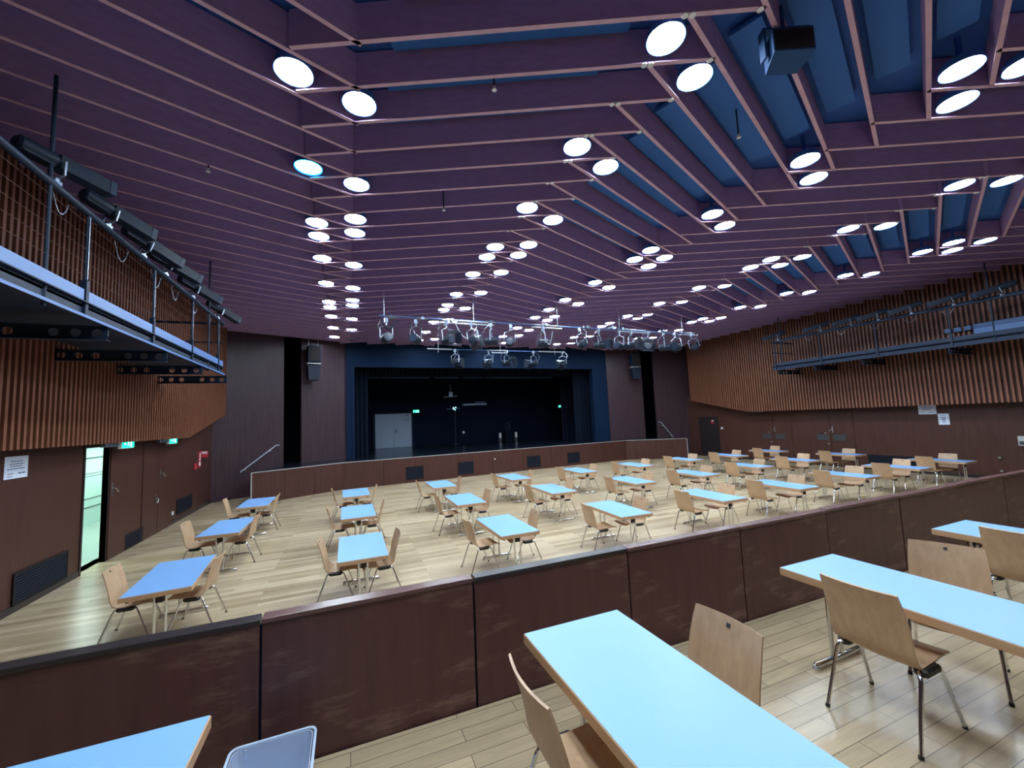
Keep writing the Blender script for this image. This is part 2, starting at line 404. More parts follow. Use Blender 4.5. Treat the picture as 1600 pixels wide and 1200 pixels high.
# ------------------------------------------------------------------ things on the stage
t = thing('stage_door', 'grey double door standing closed in the dark back wall of the stage', 'door', (1.62, 27.83, ZS))
for i in (0, 1):
    box((.01+i*1.15, -.05, .01), (1.145+i*1.15, 0, 2.2)).build('door_leaf', 'grey_door', t)
MB().box((-.08, -.03, 0), (0, .06, 2.28)).box((2.31, -.03, 0), (2.39, .06, 2.28)).box((0, -.03, 2.21), (2.31, .06, 2.28)).build('door_frame', 'gallery_steel', t)
MB().box((1.27, -.075, .98), (1.33, -.05, 1.16)).tube([(1.30, -.06, 1.10), (1.30, -.11, 1.10), (1.42, -.11, 1.10)], .011, 8).build('door_handle', 'black_plastic', t)
sp = MB(); rr = random.Random(3)
for i in range(16):
    x = 1.72+rr.random()*.45; z = 1.70+rr.random()*.42; sp.box((x, -.0525, z), (x+.02+.05*rr.random(), -.0495, z+.02+.03*rr.random()))
sp.build('scuff_mark', 'steel_plate', t)
def pleat(name, label, x0, x1, y, z0, z1):
    n = int((x1-x0)/.03); V = []; Fc = []
    for i in range(n+1):
        x = x0+(x1-x0)*i/n; yy = y+.055*math.sin(i*.9)+.02*math.sin(i*.37)
        V += [(x, yy, z0), (x, yy, z1), (x, yy+.012, z0), (x, yy+.012, z1)]
    for i in range(n):
        a, b = i*4, i*4+4; Fc += [(a, b, b+1, a+1), (a+3, b+3, b+2, a+2), (a+1, b+1, b+3, a+3), (a+2, b+2, b, a)]
    Fc += [(0, 1, 3, 2), (n*4, n*4+2, n*4+3, n*4+1)]
    o = MB().add(V, Fc, True).build(name, 'curtain'); o['label'] = label; o['category'] = 'curtain'; return o
pleat('stage_curtain', 'black pleated curtain hanging behind the left edge of the stage opening', -.6, .95, 22.0, ZS+.01, 8.2)
pleat('stage_curtain', 'black pleated curtain hanging behind the right edge of the stage opening', 13.0, 14.9, 22.0, ZS+.01, 8.2)
pleat('stage_curtain', 'black pleated curtain hanging deeper on the right side of the stage', 13.3, 15.4, 24.2, ZS+.01, 8.2)
pleat('stage_curtain', 'short black border curtain hanging across the top of the stage opening', -.2, 14.6, 22.4, OZT-.35, 8.2)
pp = thing('flying_bar', 'long thin grey bar hung high across the dark stage', 'pipe', (0, 0, 0))
for x0, x1 in ((.8, 1.7), (1.75, 4.6), (4.9, 6.4), (6.7, 8.0), (8.1, 13.0)):
    MB().tube([(x0, 24.6, CZ+2.73), (x1, 24.6, CZ+2.73)], .02, 8).build('pipe_section', 'gallery_light', pp)
for x in (1.3, 4.75, 6.55, 8.05, 12.4): MB().tube([(x, 24.6, CZ+2.73), (x, 24.6, 8.98)], .005, 5).build('wire', 'gallery_steel', pp)
t = thing('microphone_stand', 'tall dark stand on the stage with a short cross bar and pale lamps', 'stand', (6.7, 27.0, ZS))
MB().tube([(0, 0, .02), (0, 0, 2.35)], .05, 10).build('pole', 'gallery_steel', t)
MB().tube([(0, 0, 0), (0, 0, .03)], .28, 20).build('base', 'black_plastic', t)
MB().tube([(-.55, 0, 2.38), (.35, 0, 2.42)], .022, 8).build('cross_bar', 'gallery_light', t)
MB().box((-.12, -.06, 2.34), (-.04, .04, 2.50)).box((-.02, -.06, 2.28), (.05, .04, 2.36)).box((.04, -.06, 2.44), (.1, .04, 2.52)).build('lamp', 'prompt_light', t)
t = thing('ceiling_hoist', 'pale cross-shaped fixture hanging above the stage left of centre', 'fixture', (6.35, 26.6, CZ+1.72))
MB().tube([(0, 0, -.05), (0, 0, .75)], .045, 8).build('drop_rod', 'lamp_shiny', t)
MB().tube([(-.48, 0, -.06), (.45, 0, .0)], .04, 8).build('cross_arm', 'lamp_shiny', t)
MB().box((-.13, -.1, -.05), (.12, .1, .26)).build('motor_box', 'lamp_shiny', t)
MB().tube([(0, 0, .75), (0, 0, 4.6)], .006, 5).build('wire', 'gallery_steel', t)
t = thing('light_batten', 'pale horizontal batten on the back wall at stage centre', 'lamp', (7.5, 27.86, CZ+1.13))
box((0, -.06, 0), (1.75, 0, .10)).build('housing', 'lamp_shiny', t)
for i in range(8): box((.95+i*.09, -.05, .16), (.95+i*.09+.06, 0, .24)).build('small_sign_letter', 'gallery_light', t)
MB().box((.9, -.02, .14), (1.7, 0, .26)).build('sign_plate', 'gallery_steel', t)
for x, l in ((9.75, 'small pale box on the stage floor left of the stacked chairs'), (10.95, 'small pale box on the stage floor right of the stacked chairs')):
    t = thing('floor_box', l, 'box', (x, 27.0, ZS)); box((0, -.1, 0), (.22, .1, .62)).build('body', 'steel_plate', t); box((.03, -.106, .25), (.19, -.1, .60)).build('front_plate', 'white', t)
o = MB().tube([(7.5, 27.9, CZ-.75), (7.5, 27.86, CZ-.75)], .09, 14).build('wall_socket', 'white'); o['label'] = 'small white round fitting on the back wall below the pale batten'; o['category'] = 'socket'
t = thing('chair_stack', 'dark chair frames stacked between two pale boxes at stage back', 'chair', (10.5, 27.1, ZS))
for i in range(4): MB().tube([(-.2, 0, .75+i*.17), (.1, 0, .80+i*.16), (.25, 0, .92+i*.15)], .012, 6).build('frame_tube', 'lamp_shiny', t)
MB().box((-.25, -.2, 0), (.25, .2, .7)).build('base', 'curtain', t)

def exit_sign(label, loc, rz, w=.42, h=.20, hang=0.0):
    t = thing('exit_sign', label, 'sign', loc, rz, 'emergency exit signs')
    MB().bbox((-w/2, -.035, 0), (w/2, .035, h), .008).build('housing', 'white', t)
    MB().box((-w/2+.012, -.040, .012), (w/2-.012, -.034, h-.012)).build('lit_panel', 'exit_green', t)
    g = MB(); y = -.0425; y1 = -.039
    def q(pts): n = len(pts); g.add([(x, y, z) for x, z in pts], [tuple(range(n))])
    s = h/.2
    q([(-.02*s, .100), (.02*s, .090), (.005*s, .140), (-.03*s, .135)])                  # torso of the running figure
    q([(.0, .148), (.02, .148), (.02, .168), (.0, .168)])                                # head
    q([(.0, .098), (.018, .092), (.055, .060), (.045, .050)]); q([(-.02, .098), (.0, .094), (-.04, .045), (-.055, .052)])   # legs
    q([(.0, .135), (.01, .125), (.05, .115), (.05, .125)])
    q([(.09, .03), (.15, .03), (.15, .17), (.09, .17)])                                  # doorway
    q([(-.10, .10), (-.15, .13), (-.15, .115), (-.19, .115), (-.19, .085), (-.15, .085), (-.15, .07)])   # arrow
    g.build('pictogram', 'exit_white', t)
    if hang: MB().tube([(-w/2+.05, 0, h), (-w/2+.05, 0, h+hang)], .006, 6).tube([(w/2-.05, 0, h), (w/2-.05, 0, h+hang)], .006, 6).build('bracket', 'steel', t)
    return t
exit_sign('small green exit sign on the stage back wall right of grey door', (4.25, 27.82, CZ+.72), 0, .42, .2)
exit_sign('small green exit sign at the far right of the stage back wall', (15.2, 27.8, CZ+.75), 0, .26, .2)

# hanging loudspeakers left and right of the stage
def pa_speaker(label, x, y, rz):
    t = thing('loudspeaker', label, 'loudspeaker', (x, y, 0), rz, 'hanging loudspeakers beside the stage')
    MB().bbox((-.26, -.2, CZ+2.92), (.26, .2, CZ+3.66), .02).build('upper_cabinet', 'navy', t)
    MB().hexa([(-.23, -.22, CZ+2.12), (.20, -.22, CZ+2.12), (.20, .12, CZ+2.12), (-.23, .12, CZ+2.12), (-.26, -.2, CZ+2.78), (.26, -.2, CZ+2.78), (.26, .2, CZ+2.78), (-.26, .2, CZ+2.78)]).build('lower_cabinet', 'lamp_body', t)
    MB().box((-.28, -.22, CZ+2.84), (.28, .2, CZ+2.87)).build('flying_plate', 'white_trim', t)
    MB().tube([(-.2, 0, CZ+3.66), (-.2, 0, ZC+.44)], .006, 6).tube([(.2, 0, CZ+3.66), (.2, 0, ZC+.44)], .006, 6).tube([(-.2, 0, CZ+2.78), (-.2, 0, CZ+2.92)], .012, 6).tube([(.2, 0, CZ+2.78), (.2, 0, CZ+2.92)], .012, 6).build('suspension', 'steel', t)
    MB().box((-.235, -.205, CZ+2.96), (.235, -.198, CZ+3.62)).build('front_grille', 'grille', t)
pa_speaker('dark two-part loudspeaker hanging in front of the left stage panel', -1.42, 20.05, .25)
pa_speaker('dark two-part loudspeaker hanging in front of the right stage panel', 16.25, 20.0, -.25)

# ------------------------------------------------------------------ side doors, signs, grilles
def lever(t, y, z, s, sgn=1):
    """long escutcheon with lever handle on a side wall; s = +1 faces +x"""
    MB().box((min(0, s*.012), y-.024, z-.16), (max(0, s*.012), y+.024, z+.12)).build('escutcheon', 'steel', t)
    MB().tube([(s*.01, y, z), (s*.06, y, z), (s*.065, y+.03*sgn, z-.02), (s*.07, y+.12*sgn, z-.10)], .012, 8).build('handle', 'steel', t)
def door_x(name, x, s, y0, y1, z1, hy, hz, parts=(), leaves=2, sgn=1, m='veneer'):
    d = box((min(x, x+s*.02), y0, .012), (max(x, x+s*.02), y1, z1)).build(name, m, **ST)
    d.data.transform(Matrix.Translation((-x, 0, 0))); d.location = (x, 0, 0)
    lever(d, hy, hz, s*1.0, sgn)
    for o_ in [c for c in d.children]: o_.location = (s*.02, 0, 0)
    return d
# left: open door, its closed partner, second pair further on
MB().box((XL-T, OY0-.05, 0), (XL+.02, OY0, OZ+.05)).box((XL-T, OY1, 0), (XL+.004, OY1+.04, OZ+.05)).box((XL-T, OY0, OZ), (XL+.02, OY1, OZ+.05)).build('trim_open_door', 'cap_dark', **ST)
door_x('door_1', XL, 1, 11.57, 12.30, 2.42, 11.64, CZ-1.12, sgn=1)
door_x('door_2', XL, 1, 14.02, 14.86, 2.42, 14.12, CZ-1.06, sgn=1)
door_x('door_3', XL, 1, 13.10, 13.99, 2.42, 13.90, CZ-1.71, sgn=-1)
ol = thing('door_leaf', 'dark door leaf swung open into the bright corridor at left', 'door', (XL-T, OY0-.03, 0), math.radians(178))
box((0, -.02, .01), (.62, .02, 2.4)).build('panel', 'veneer', ol)
# corridor beyond the open door
cw = MB()
cw.box((-7.4, 9.5, 0), (-7.3, 20.5, 2.7)); cw.box((-7.4, 20.4, 0), (XL-T, 20.5, 2.7)); cw.box((-7.4, 9.4, 0), (XL-T, 9.5, 2.7)); cw.box((-7.4, 9.4, 2.7), (XL-T, 20.5, 2.8))
cwo = cw.build('wall_corridor', 'mint', **ST)
ln = MB()
for z, h in ((.52, .03), (.78, .025), (1.45, .015), (1.53, .015), (1.98, .05)): ln.box((-7.3, 9.6, z), (-7.285, 20.3, z+h))
ln.build('joint_strip', 'mint_line', cwo)
box((-7.4, 9.4, -.2), (XL-T, 20.5, 0)).build('floor_corridor', 'corr_floor', **ST)
for k, y in enumerate((11.5, 14.2, 16.9)):  # unseen lights added in place of daylight in the corridor
    t = thing('corridor_fill_light', 'added unseen light brightening the corridor beyond the open left door', 'lamp', (-6.1, y, 2.638), 0, 'added corridor lights')
    box((-.1, -.7, 0), (.1, .7, .06)).build('housing', 'white', t); box((-.09, -.68, -.012), (.09, .68, 0)).build('diffuser', 'corr_fill', t)
grille('wide dark grille low on the left wall nearest the parapet', 1.32, .50, (XL+.016, 8.90, .10), PI/2, 10)
grille('dark grille low on the left wall between the two doors', .88, .33, (XL+.016, 12.30, .02), PI/2, 7)
grille('dark grille low on the left wall near the stage corner', 1.25, .45, (XL+.016, 15.38, .20), PI/2, 9)
o = box((XL, 15.03, CZ-2.36), (XL+.02, 15.13, CZ-2.26)).build('wall_socket', 'white'); o['label'] = 'small white socket low on the left wall beyond the doors'; o['category'] = 'socket'
exit_sign('green exit sign above the open door on the left wall', (XL+.25, 11.60, CZ-.27), PI/2, .55, .16)
exit_sign('green exit sign above the second door on the left wall', (XL+.25, 14.12, CZ-.27), PI/2, .55, .16)
for y, w_ in ((11.0, .5), (13.6, .55)):
    t = thing('emergency_light', 'slim grey lamp bar beside the exit sign over %s' % ('the open door' if y < 12 else 'the second left door'), 'lamp', (XL+.22, y, CZ-.21), PI/2, 'lamp bars beside exit signs')
    MB().bbox((-w_/2, -.05, 0), (w_/2, .05, .09), .012).build('housing', 'lamp_shiny', t); box((-w_/2+.02, -.045, -.006), (w_/2-.02, .045, .0)).build('cover', 'glass', t)
def notice(label, loc, rz, w, h, lines):
    t = thing('paper_notice', label, 'notice', loc, rz, 'paper notices on the walls')
    box((0, -.003, 0), (w, 0, h)).build('sheet', 'paper', t)
    for cx, z, lw, lh in lines:
        g = MB(); n = max(2, int(lw/ (w*.11))); x = cx-lw/2
        for i in range(n):
            ww = lw/n*.82; g.box((x*1.0, -.0042, z), (x+ww, -.0028, z+lh)); x += lw/n
        g.build('text_line', 'ink', t)
notice('white paper notice with printed lines on the left wall', (XL+.004, 8.60, CZ-.58), PI/2, .49, .34,
       [(.25, .255, .26, .014), (.245, .215, .30, .014), (.24, .180, .25, .014), (.24, .140, .37, .014), (.13, .07, .12, .012), (.37, .065, .16, .022), (.12, .03, .10, .012)])
notice('wide white paper notice on the right wall, left of the smaller one', (XR-.004, 8.40, CZ-.46), -PI/2, .50, .35,
       [(.25, .25, .32, .016), (.25, .20, .34, .016), (.25, .155, .30, .016), (.13, .06, .10, .012), (.36, .06, .14, .02)])
notice('small upright paper notice on the right wall, below the wide one', (XR-.004, 7.88, CZ-.84), -PI/2, .29, .39,
       [(.145, .33, .12, .016), (.145, .24, .16, .03), (.145, .16, .12, .05), (.145, .08, .06, .04)])
# right wall
for nm, hy in (('door_4', 14.05), ('door_5', 11.45)):
    for side in (-1, 1):
        y0, y1 = (hy-.90, hy-.015) if side < 0 else (hy+.015, hy+.90)
        if side < 0:
            d = door_x(nm, XR, -1, y0, y1, 2.42, hy-.10, CZ-1.02, sgn=1)
        else:
            d = box((XR-.02, y0, .012), (XR, y1, 2.42)).build(nm+'_leaf', 'veneer', **ST)
        ym = hy+side*.33
        MB().box((XR-.024, ym-.24, CZ-1.50), (XR-.0195, ym+.24, CZ-1.26)).build('plate', 'steel_plate', d).location = (-d.location.x, 0, 0)
        if side > 0: MB().tube([(XR-.02, hy+.10, CZ-1.66), (XR-.05, hy+.10, CZ-1.66)], .035, 12).tube([(XR-.02, hy+.2, CZ-1.20), (XR-.045, hy+.2, CZ-1.20)], .03, 12).build('lock', 'steel', d)
exit_sign('green exit sign above the door on right wall nearest the stage', (XR-.25, 14.05, CZ-.13), -PI/2, .55, .16)
exit_sign('green exit sign above the second door on the right wall', (XR-.25, 11.55, CZ-.13), -PI/2, .55, .16)
exit_sign('green exit sign at the near end of the right wall', (XR-.25, 5.72, CZ-.10), -PI/2, .55, .16)
t = thing('emergency_light', 'slim grey lamp bar beside the exit sign nearest stage on right wall', 'lamp', (XR-.22, 14.75, CZ-.16), -PI/2, 'lamp bars beside exit signs')
MB().bbox((-.35, -.05, 0), (.35, .05, .06), .012).build('housing', 'lamp_shiny', t)
def fire_flag(label, loc, s, sgn):
    t = thing('fire_alarm_sign', label, 'sign', loc, 0, 'red fire signs')
    a = min(0, s*.012), max(0, s*.012)
    MB().box((a[0], -.12, -.28), (a[1], .12, .28)).build('plate', 'red', t)
    e = s*.0135
    g = MB(); e0, e1 = min(s*.011, s*.014), max(s*.011, s*.014)
    g.box((e0, -.085, -.02), (e1, .085, .02)); g.box((e0, -.02, .05), (e1, .06, .22)); g.box((e0, -.08, -.22), (e1, .08, -.08))
    g.build('pictogram', 'white', t)
    MB().box((min(0, s*.20), .17*sgn-.012, .05), (max(0, s*.20), .17*sgn+.012, .29)).build('projecting_flag', 'red', t)
    MB().box((min(s*.02, s*.18), .17*sgn-.014, .18), (max(s*.02, s*.18), .17*sgn+.014, .26)).build('flag_symbol', 'white', t)
fire_flag('red and white fire sign on the left wall near stage', (XL, 17.35, CZ-.92), 1, 1)
fire_flag('red and white fire sign on the right wall near stage', (XR, 17.40, CZ-.80), -1, 1)
o = MB().bbox((XL, 16.78, CZ-1.22), (XL+.05, 16.98, CZ-1.02), .01).build('fire_call_point', 'red'); o['label'] = 'small red call box below the fire sign on left wall'; o['category'] = 'alarm button'
o = MB().tube([(XR, 17.02, CZ-1.0), (XR-.05, 17.02, CZ-1.0)], .06, 14).build('alarm_button', 'white'); o['label'] = 'small round pale button beside the fire sign on right wall'; o['category'] = 'alarm button'
box((XR-.02, 17.25, .01), (XR, 18.62, 2.3)).build('door_6', 'cap_dark', **ST)
grille('long dark grille low on the right wall behind the tables', 1.5, .50, (XR-.016, 10.15, .10), -PI/2, 10)
t = thing('wall_cabinet', 'small grey box on the right wall at the edge of the picture', 'box', (XR, 5.9, CZ-1.5)); MB().bbox((-.1, -.15, 0), (0, .15, .30), .01).build('body', 'white_trim', t); box((-.104, -.12, .03), (-.1, .12, .14)).build('cover', 'steel_plate', t)
WR = bpy.data.objects['wall_right']
for z in (CZ-1.91, CZ-2.34): MB().tube([(XR, 6.51, z), (XR-.04, 6.51, z)], .035, 12).build('knob', 'steel', WR)

# ------------------------------------------------------------------ parapet between hall and terrace
PX = [-.44-1.19*4, -.44-1.19*3, -.44-1.19*2, -.44-1.19, -.44, .74, 1.943, 3.12, 4.286, 5.527, 6.711, 7.91, 9.10, 10.29, 11.48, 12.67, 13.86, 15.05, 16.2]
PX = [v*1.157 for v in PX]; PX[0] = XL+.02; PX[-1] = XR-.02
PX = [PX[0], -2.15] + PX[4:]
ztop = CZ-1.157
for i in range(len(PX)-1):
    t = thing('parapet_panel', 'dark worn wooden balustrade panel, %s from the left wall' % ORD[i], 'parapet', (PX[i], PY, 0), 0, 'parapet panels')
    L = PX[i+1]-PX[i]; dy = random.uniform(-.006, .006); dz = random.uniform(-.004, .004)
    box((.008, .012+dy, .0), (L-.008, .085+dy, ztop-.03+dz)).build('panel', 'parapet', t)
    MB().bbox((.006, -.004+dy, ztop-.032+dz), (L-.006, .097+dy, ztop+dz), .006).build('cap', 'cap_dark' if i in (0, 1, 3) else 'cap', t)  # cap tones differ by panel to paint in reflected light
box((XL, PY+.04, 0), (XR, PY+.06, ztop-.05)).build('trim_parapet_core', 'stage_black', **ST)

# ------------------------------------------------------------------ tables and chairs
def make_table():
    t = thing('folding_table', '', 'table')
    W, L, H = .70, 1.42, .74
    MB().bbox((-W/2, -L/2, H-.060), (W/2, L/2, H-.002), .006).build('edge_band', 'beech_edge', t)
    box((-W/2+.006, -L/2+.006, H-.003), (W/2-.006, L/2-.006, H)).build('tabletop', 'top', t)
    for sy in (-1, 1):
        y = sy*(L/2-.17)
        for sx in (-1, 1):
            MB().tube([(sx*.055, y, .05), (sx*.055, y, H-.062)], .0165, 10).build('leg', 'chrome', t)
        f = MB(); f.tube([(-.285, y, .03), (-.27, y, .034), (.27, y, .034), (.285, y, .03)], [.014, .02, .02, .014], 10)
        f.box((-.29, y-.02, 0), (-.25, y+.02, .02)); f.box((.25, y-.02, 0), (.29, y+.02, .02)); f.build('foot', 'chrome', t)
        MB().box((-.035, y-.03, H-.17), (.035, y+.03, H-.060)).box((-.2, y-.015, H-.074), (.2, y+.015, H-.060)).build('folding_bracket', 'black_plastic', t)
        for sx in (-1, 1): MB().disc((sx*(W/2-.07), sy*(L/2-.05), H-.080), .02, 10, True, .020).build('bumper', 'black_plastic', t)
    register(t); return t
def make_chair():
    t = thing('stacking_chair', '', 'chair')
    # side profile of the plywood shell (x forward, z up), sampled
    P = [(-.243, .895), (-.220, .83), (-.196, .75), (-.174, .67), (-.160, .59), (-.148, .52), (-.128, .470), (-.090, .442), (-.04, .434), (.04, .434), (.12, .440), (.20, .448), (.26, .448), (.30, .436), (.32, .418)]
    Wd = [.216, .222, .227, .229, .229, .229, .228, .224, .218, .214, .212, .211, .208, .203, .190]
    ny = 8; th = .012; V = []; Fc = []; n = len(P)
    for i, ((x, z), w) in enumerate(zip(P, Wd)):
        a = P[max(i-1, 0)]; b = P[min(i+1, n-1)]; d = Vector((b[0]-a[0], b[1]-a[1])).normalized(); nr = Vector((-d.y, d.x))
        if i < 6: nr = nr if nr.x > 0 else -nr
        else: nr = nr if nr.y > 0 else -nr
        back = max(0, 1-i/6)
        for layer in (0, 1):
            for k in range(ny+1):
                u = k/ny*2-1; y = u*w
                cx = -.030*(1-u*u)*min(1, back*1.5+.15) if i < 7 else 0
                cz = -.012*(1-u*u) if i >= 7 else 0
                V.append((x+cx-nr.x*th*layer, y, z+cz-nr.y*th*layer))
    m_ = ny+1
    idx = lambda i, l, k: (i*2+l)*m_+k
    for i in range(n-1):
        for k in range(ny):
            Fc.append((idx(i, 0, k), idx(i+1, 0, k), idx(i+1, 0, k+1), idx(i, 0, k+1)))
            Fc.append((idx(i, 1, k+1), idx(i+1, 1, k+1), idx(i+1, 1, k), idx(i, 1, k)))
        for k in (0, ny):
            q = (idx(i, 0, k), idx(i, 1, k), idx(i+1, 1, k), idx(i+1, 0, k)); Fc.append(q if k == 0 else q[::-1])
    for k in range(ny):
        Fc.append((idx(0, 0, k), idx(0, 0, k+1), idx(0, 1, k+1), idx(0, 1, k))); Fc.append((idx(n-1, 0, k+1), idx(n-1, 0, k), idx(n-1, 1, k), idx(n-1, 1, k+1)))
    # split the shell where the seat turns up into the backrest
    sh_ = MB().add(V, Fc, True).build('plywood_shell', 'beech', t)
    MB().hexa([(-.256, -.011, .845), (-.250, -.011, .845), (-.250, .011, .845), (-.256, .011, .845), (-.262, -.011, .865), (-.2555, -.011, .865), (-.2555, .011, .865), (-.262, .011, .865)]).build('label_plate', 'steel_plate', sh_)
    for s in (-1, 1):
        y = s*.215
        pts = lambda sg: [(sg*.262, s*.245, .012), (sg*.125, y+s*.01, .375), (sg*.11, y, .402), (sg*.08, y-s*.012, .417), (0, y-s*.02, .421)]
        lg = {-1: MB().tube(pts(-1), .0115, 8).build('rear_leg', 'chrome', t), 1: MB().tube(pts(1), .0115, 8).build('front_leg', 'chrome', t)}
        MB().bbox((-.095, y-.030 if s < 0 else y-.045, .380), (.095, y+.045 if s < 0 else y+.030, .430), .02).build('seat_pad', 'black_plastic', t)
        for sg in (-1, 1): MB().tube([(sg*.266, s*.246, 0), (sg*.260, s*.2448, .02)], .014, 8).build('glide', 'black_plastic', lg[sg])
    MB().tube([(-.03, -.2, .408), (-.03, .2, .408)], .011, 8).tube([(.06, -.2, .408), (.06, .2, .408)], .011, 8).build('cross_tube', 'chrome', t)
    register(t); return t
TB, CH = make_table(), make_chair()
used = {'t': False, 'c': False}
def put_table(label, loc, rz=0, group=None):
    if not used['t']:
        used['t'] = True; TB.location = loc; TB.rotation_euler = (0, 0, rz); TB['label'] = label; TB['group'] = group; return TB
    return dup(TB, label, loc, rz, group)
def put_chair(label, loc, rz=0, group=None):
    if not used['c']:
        used['c'] = True; CH.location = loc; CH.rotation_euler = (0, 0, rz); CH['label'] = label; CH['group'] = group; return CH
    return dup(CH, label, loc, rz, group)
COLX = [-2.24, .19, 2.64, 5.08, 7.60, 10.02, 12.62, 15.12, 17.70]
ROWY = [7.12, 9.95, 12.75]
ROWN = ['row nearest the parapet', 'middle row', 'row nearest the stage']
adj = {(0, 0): (.03, -.05), (1, 0): (0, -.02), (3, 0): (-.02, 0), (4, 1): (0, -.05), (5, 1): (-.06, -.08), (7, 2): (-.15, .1), (6, 2): (0, .2), (8, 2): (-.1, .2), (6, 1): (0, .15), (7, 1): (0, .2), (8, 1): (.2, .25), (8, 0): (.03, .08), (7, 0): (.1, .1), (6, 0): (.07, .09)}
tilt = {(0, 0): .07, (0, 1): -.03, (3, 0): -.04}
rg = random.Random(11)
for j, y in enumerate(ROWY):
    for i, x in enumerate(COLX):
        ax, ay = adj.get((i, j), (0, 0)); tx, ty = x+ax, y+ay; tr_ = tilt.get((i, j), rg.uniform(-.02, .02))
        put_table('pale blue folding table, %s from the left in the %s' % (ORD[i], ROWN[j]), (tx, ty, 0), tr_, 'folding tables in the hall')
        # one chair on either long side
        put_chair('beech chair on the left side of the %s table from left, %s' % (ORD[i], ROWN[j]), (tx-.35-(.12, .02, .08, .10, .16, .22, .15, .12, .12)[i]+rg.uniform(-.03, .02), ty+.06+rg.uniform(-.06, .08), 0), rg.uniform(-.08, .10), 'beech chairs in the hall')
        put_chair('beech chair on the right side of the %s table from left, %s' % (ORD[i], ROWN[j]), (tx+.35+(-.10, -.03, .03, .06, .10, .05, .05, .05, .05)[i]+rg.uniform(-.02, .03), ty+.06+rg.uniform(-.06, .08), 0), PI+rg.uniform(-.10, .08), 'beech chairs in the hall')
# terrace in front
put_table('large pale blue table in the foreground, centre of the terrace', (1.345, 1.735, ZD), 0, 'folding tables on the terrace')
put_table('pale blue table on the terrace, second from the right edge', (3.67, 1.735, ZD), 0, 'folding tables on the terrace')
put_table('pale blue table on the terrace at the right edge of the picture', (5.98, 1.725, ZD), 0, 'folding tables on the terrace')
put_table('pale blue table cut off at the lower left corner of the picture', (-.955, 1.735, ZD), 0, 'folding tables on the terrace')
put_chair('beech chair seen edge-on left of the big foreground table', (.99, 1.80, ZD), .0, 'beech chairs on the terrace')
put_chair('beech chair facing us across the big foreground table', (1.72, 1.79, ZD), PI, 'beech chairs on the terrace')
put_chair('beech chair, back turned to us, at the second terrace table from the right', (3.32, 1.75, ZD), .02, 'beech chairs on the terrace')
put_chair('beech chair facing us across the second table from right on the terrace', (4.29, 1.80, ZD), PI+.34, 'beech chairs on the terrace')
put_chair('beech chair cut by the right picture edge, back turned to us', (5.66, 1.78, ZD), 0, 'beech chairs on the terrace')

# clear storage tub beside the parapet
t = thing('storage_tub', 'clear bluish plastic tub on the floor against the parapet', 'box', (-.40, 2.50, ZD))
def tubwall(z0, z1, w0, l0, w1, l1, th):
    g = MB()
    def ring(w, l, z, r=.04):
        pts = []
        for cx, cy, a0 in ((w-r, l-r, 0), (-w+r, l-r, 90), (-w+r, -l+r, 180), (w-r, -l+r, 270)):
            for k in range(4): a = math.radians(a0+k*30); pts.append((cx+r*math.cos(a), cy+r*math.sin(a), z))
        return pts
    A, B_ = ring(w0, l0, z0), ring(w1, l1, z1); C_, D_ = ring(w0-th, l0-th, z0+th), ring(w1-th, l1-th, z1)
    n = len(A); g.add(A+B_+C_+D_, [(i, (i+1) % n, n+(i+1) % n, n+i) for i in range(n)]+[(2*n+(i+1) % n, 2*n+i, 3*n+i, 3*n+(i+1) % n) for i in range(n)]+[tuple(range(n-1, -1, -1)), tuple(range(2*n, 3*n))]+[(n+i, n+(i+1) % n, 3*n+(i+1) % n, 3*n+i) for i in range(n)], False)
    return g, ring
g, ring = tubwall(0, .31, .165, .30, .20, .33, .004); g.build('body', 'tub', t)
r1 = ring(.212, .342, .31); r1c = r1+[r1[0]]
MB().tube(r1c, .008, 8).build('rim', 'tub_rim', t)
pn = MB().tube([(-.10, .308, .08), (-.10, .324, .24), (.11, .324, .24), (.11, .308, .08)], .003, 6); pn.build('embossed_panel', 'tub_rim', t)
MB().box((-.14, .318, .255), (-.134, .335, .30)).box((.15, .318, .255), (.156, .335, .30)).build('rib', 'tub_rim', t)

# ------------------------------------------------------------------ ceiling downlights
def R(x, y):
    return (fw + r2*((x-800)/F_PX) - u2*((y-600)/F_PX))
PXL = [(496,349),(499.5,371),(504,405),(510,442.5),(514,472.5),(515,480.5),(517.5,494.5),(521,513),(523,527),(555,345),(554.5,367),(554,415),(552,452),(551.5,470.5),(551.5,478),(551,498),(550,516),(549,529.5),
(826,326),(864,347.5),(776,385),(827,383),(762.5,402.5),(812.5,398),(740,429.5),(784.5,425),(716,460),(752,458),(702,477.5),(695,485),(729,483),(710,501.5),(679,505),(667,519),(657,533),(679,530.6),
(770,537),(860.6,485),(838,497.5),(868,495),(857,500.6),(810.6,512.5),(828,516),(787,526),(812,525),(787,537),(873.5,538),(894,536.6),(899,527),(923.5,526),(934,513),(956,503.5),(955.6,514),
(1020,392),(995.5,406),(1041,403),(1016,416),(932.5,442),(954,449.5),(885,470),(906,474.5),(1034,474),(1067.5,472.5),(984,494),(998,498),(1014.5,492),(1115,339),(1135,354.5),(1206,407),(1177.5,418),(1217.5,416),(1254.5,403),
(1097,450),(1134.5,447.5),(1329,359.5),(1384,354),(1322,432),(1360,430),(1229.5,460),(1262.5,458),(1156.5,482),(1188,480),(1084,503),(1100,498),(1110.5,502),(1127.5,497),(968,539),(1001,528.5),(1023.5,527.5),(1038.5,517),(1065,515.5),
(1508,108),(1492,162),(1600,105),(1260,254),(1273,280),(1502,290),(1567,286),(1437,395),(1488,381),(1487,394),(1537,379),(1041,66),(1083,127),(908,227),(947,262),(455,113),(480,263),(563,160),(557,290)]
LC = []
for s in SEAM: LC += [s-.352, s+.352]
cells = {}
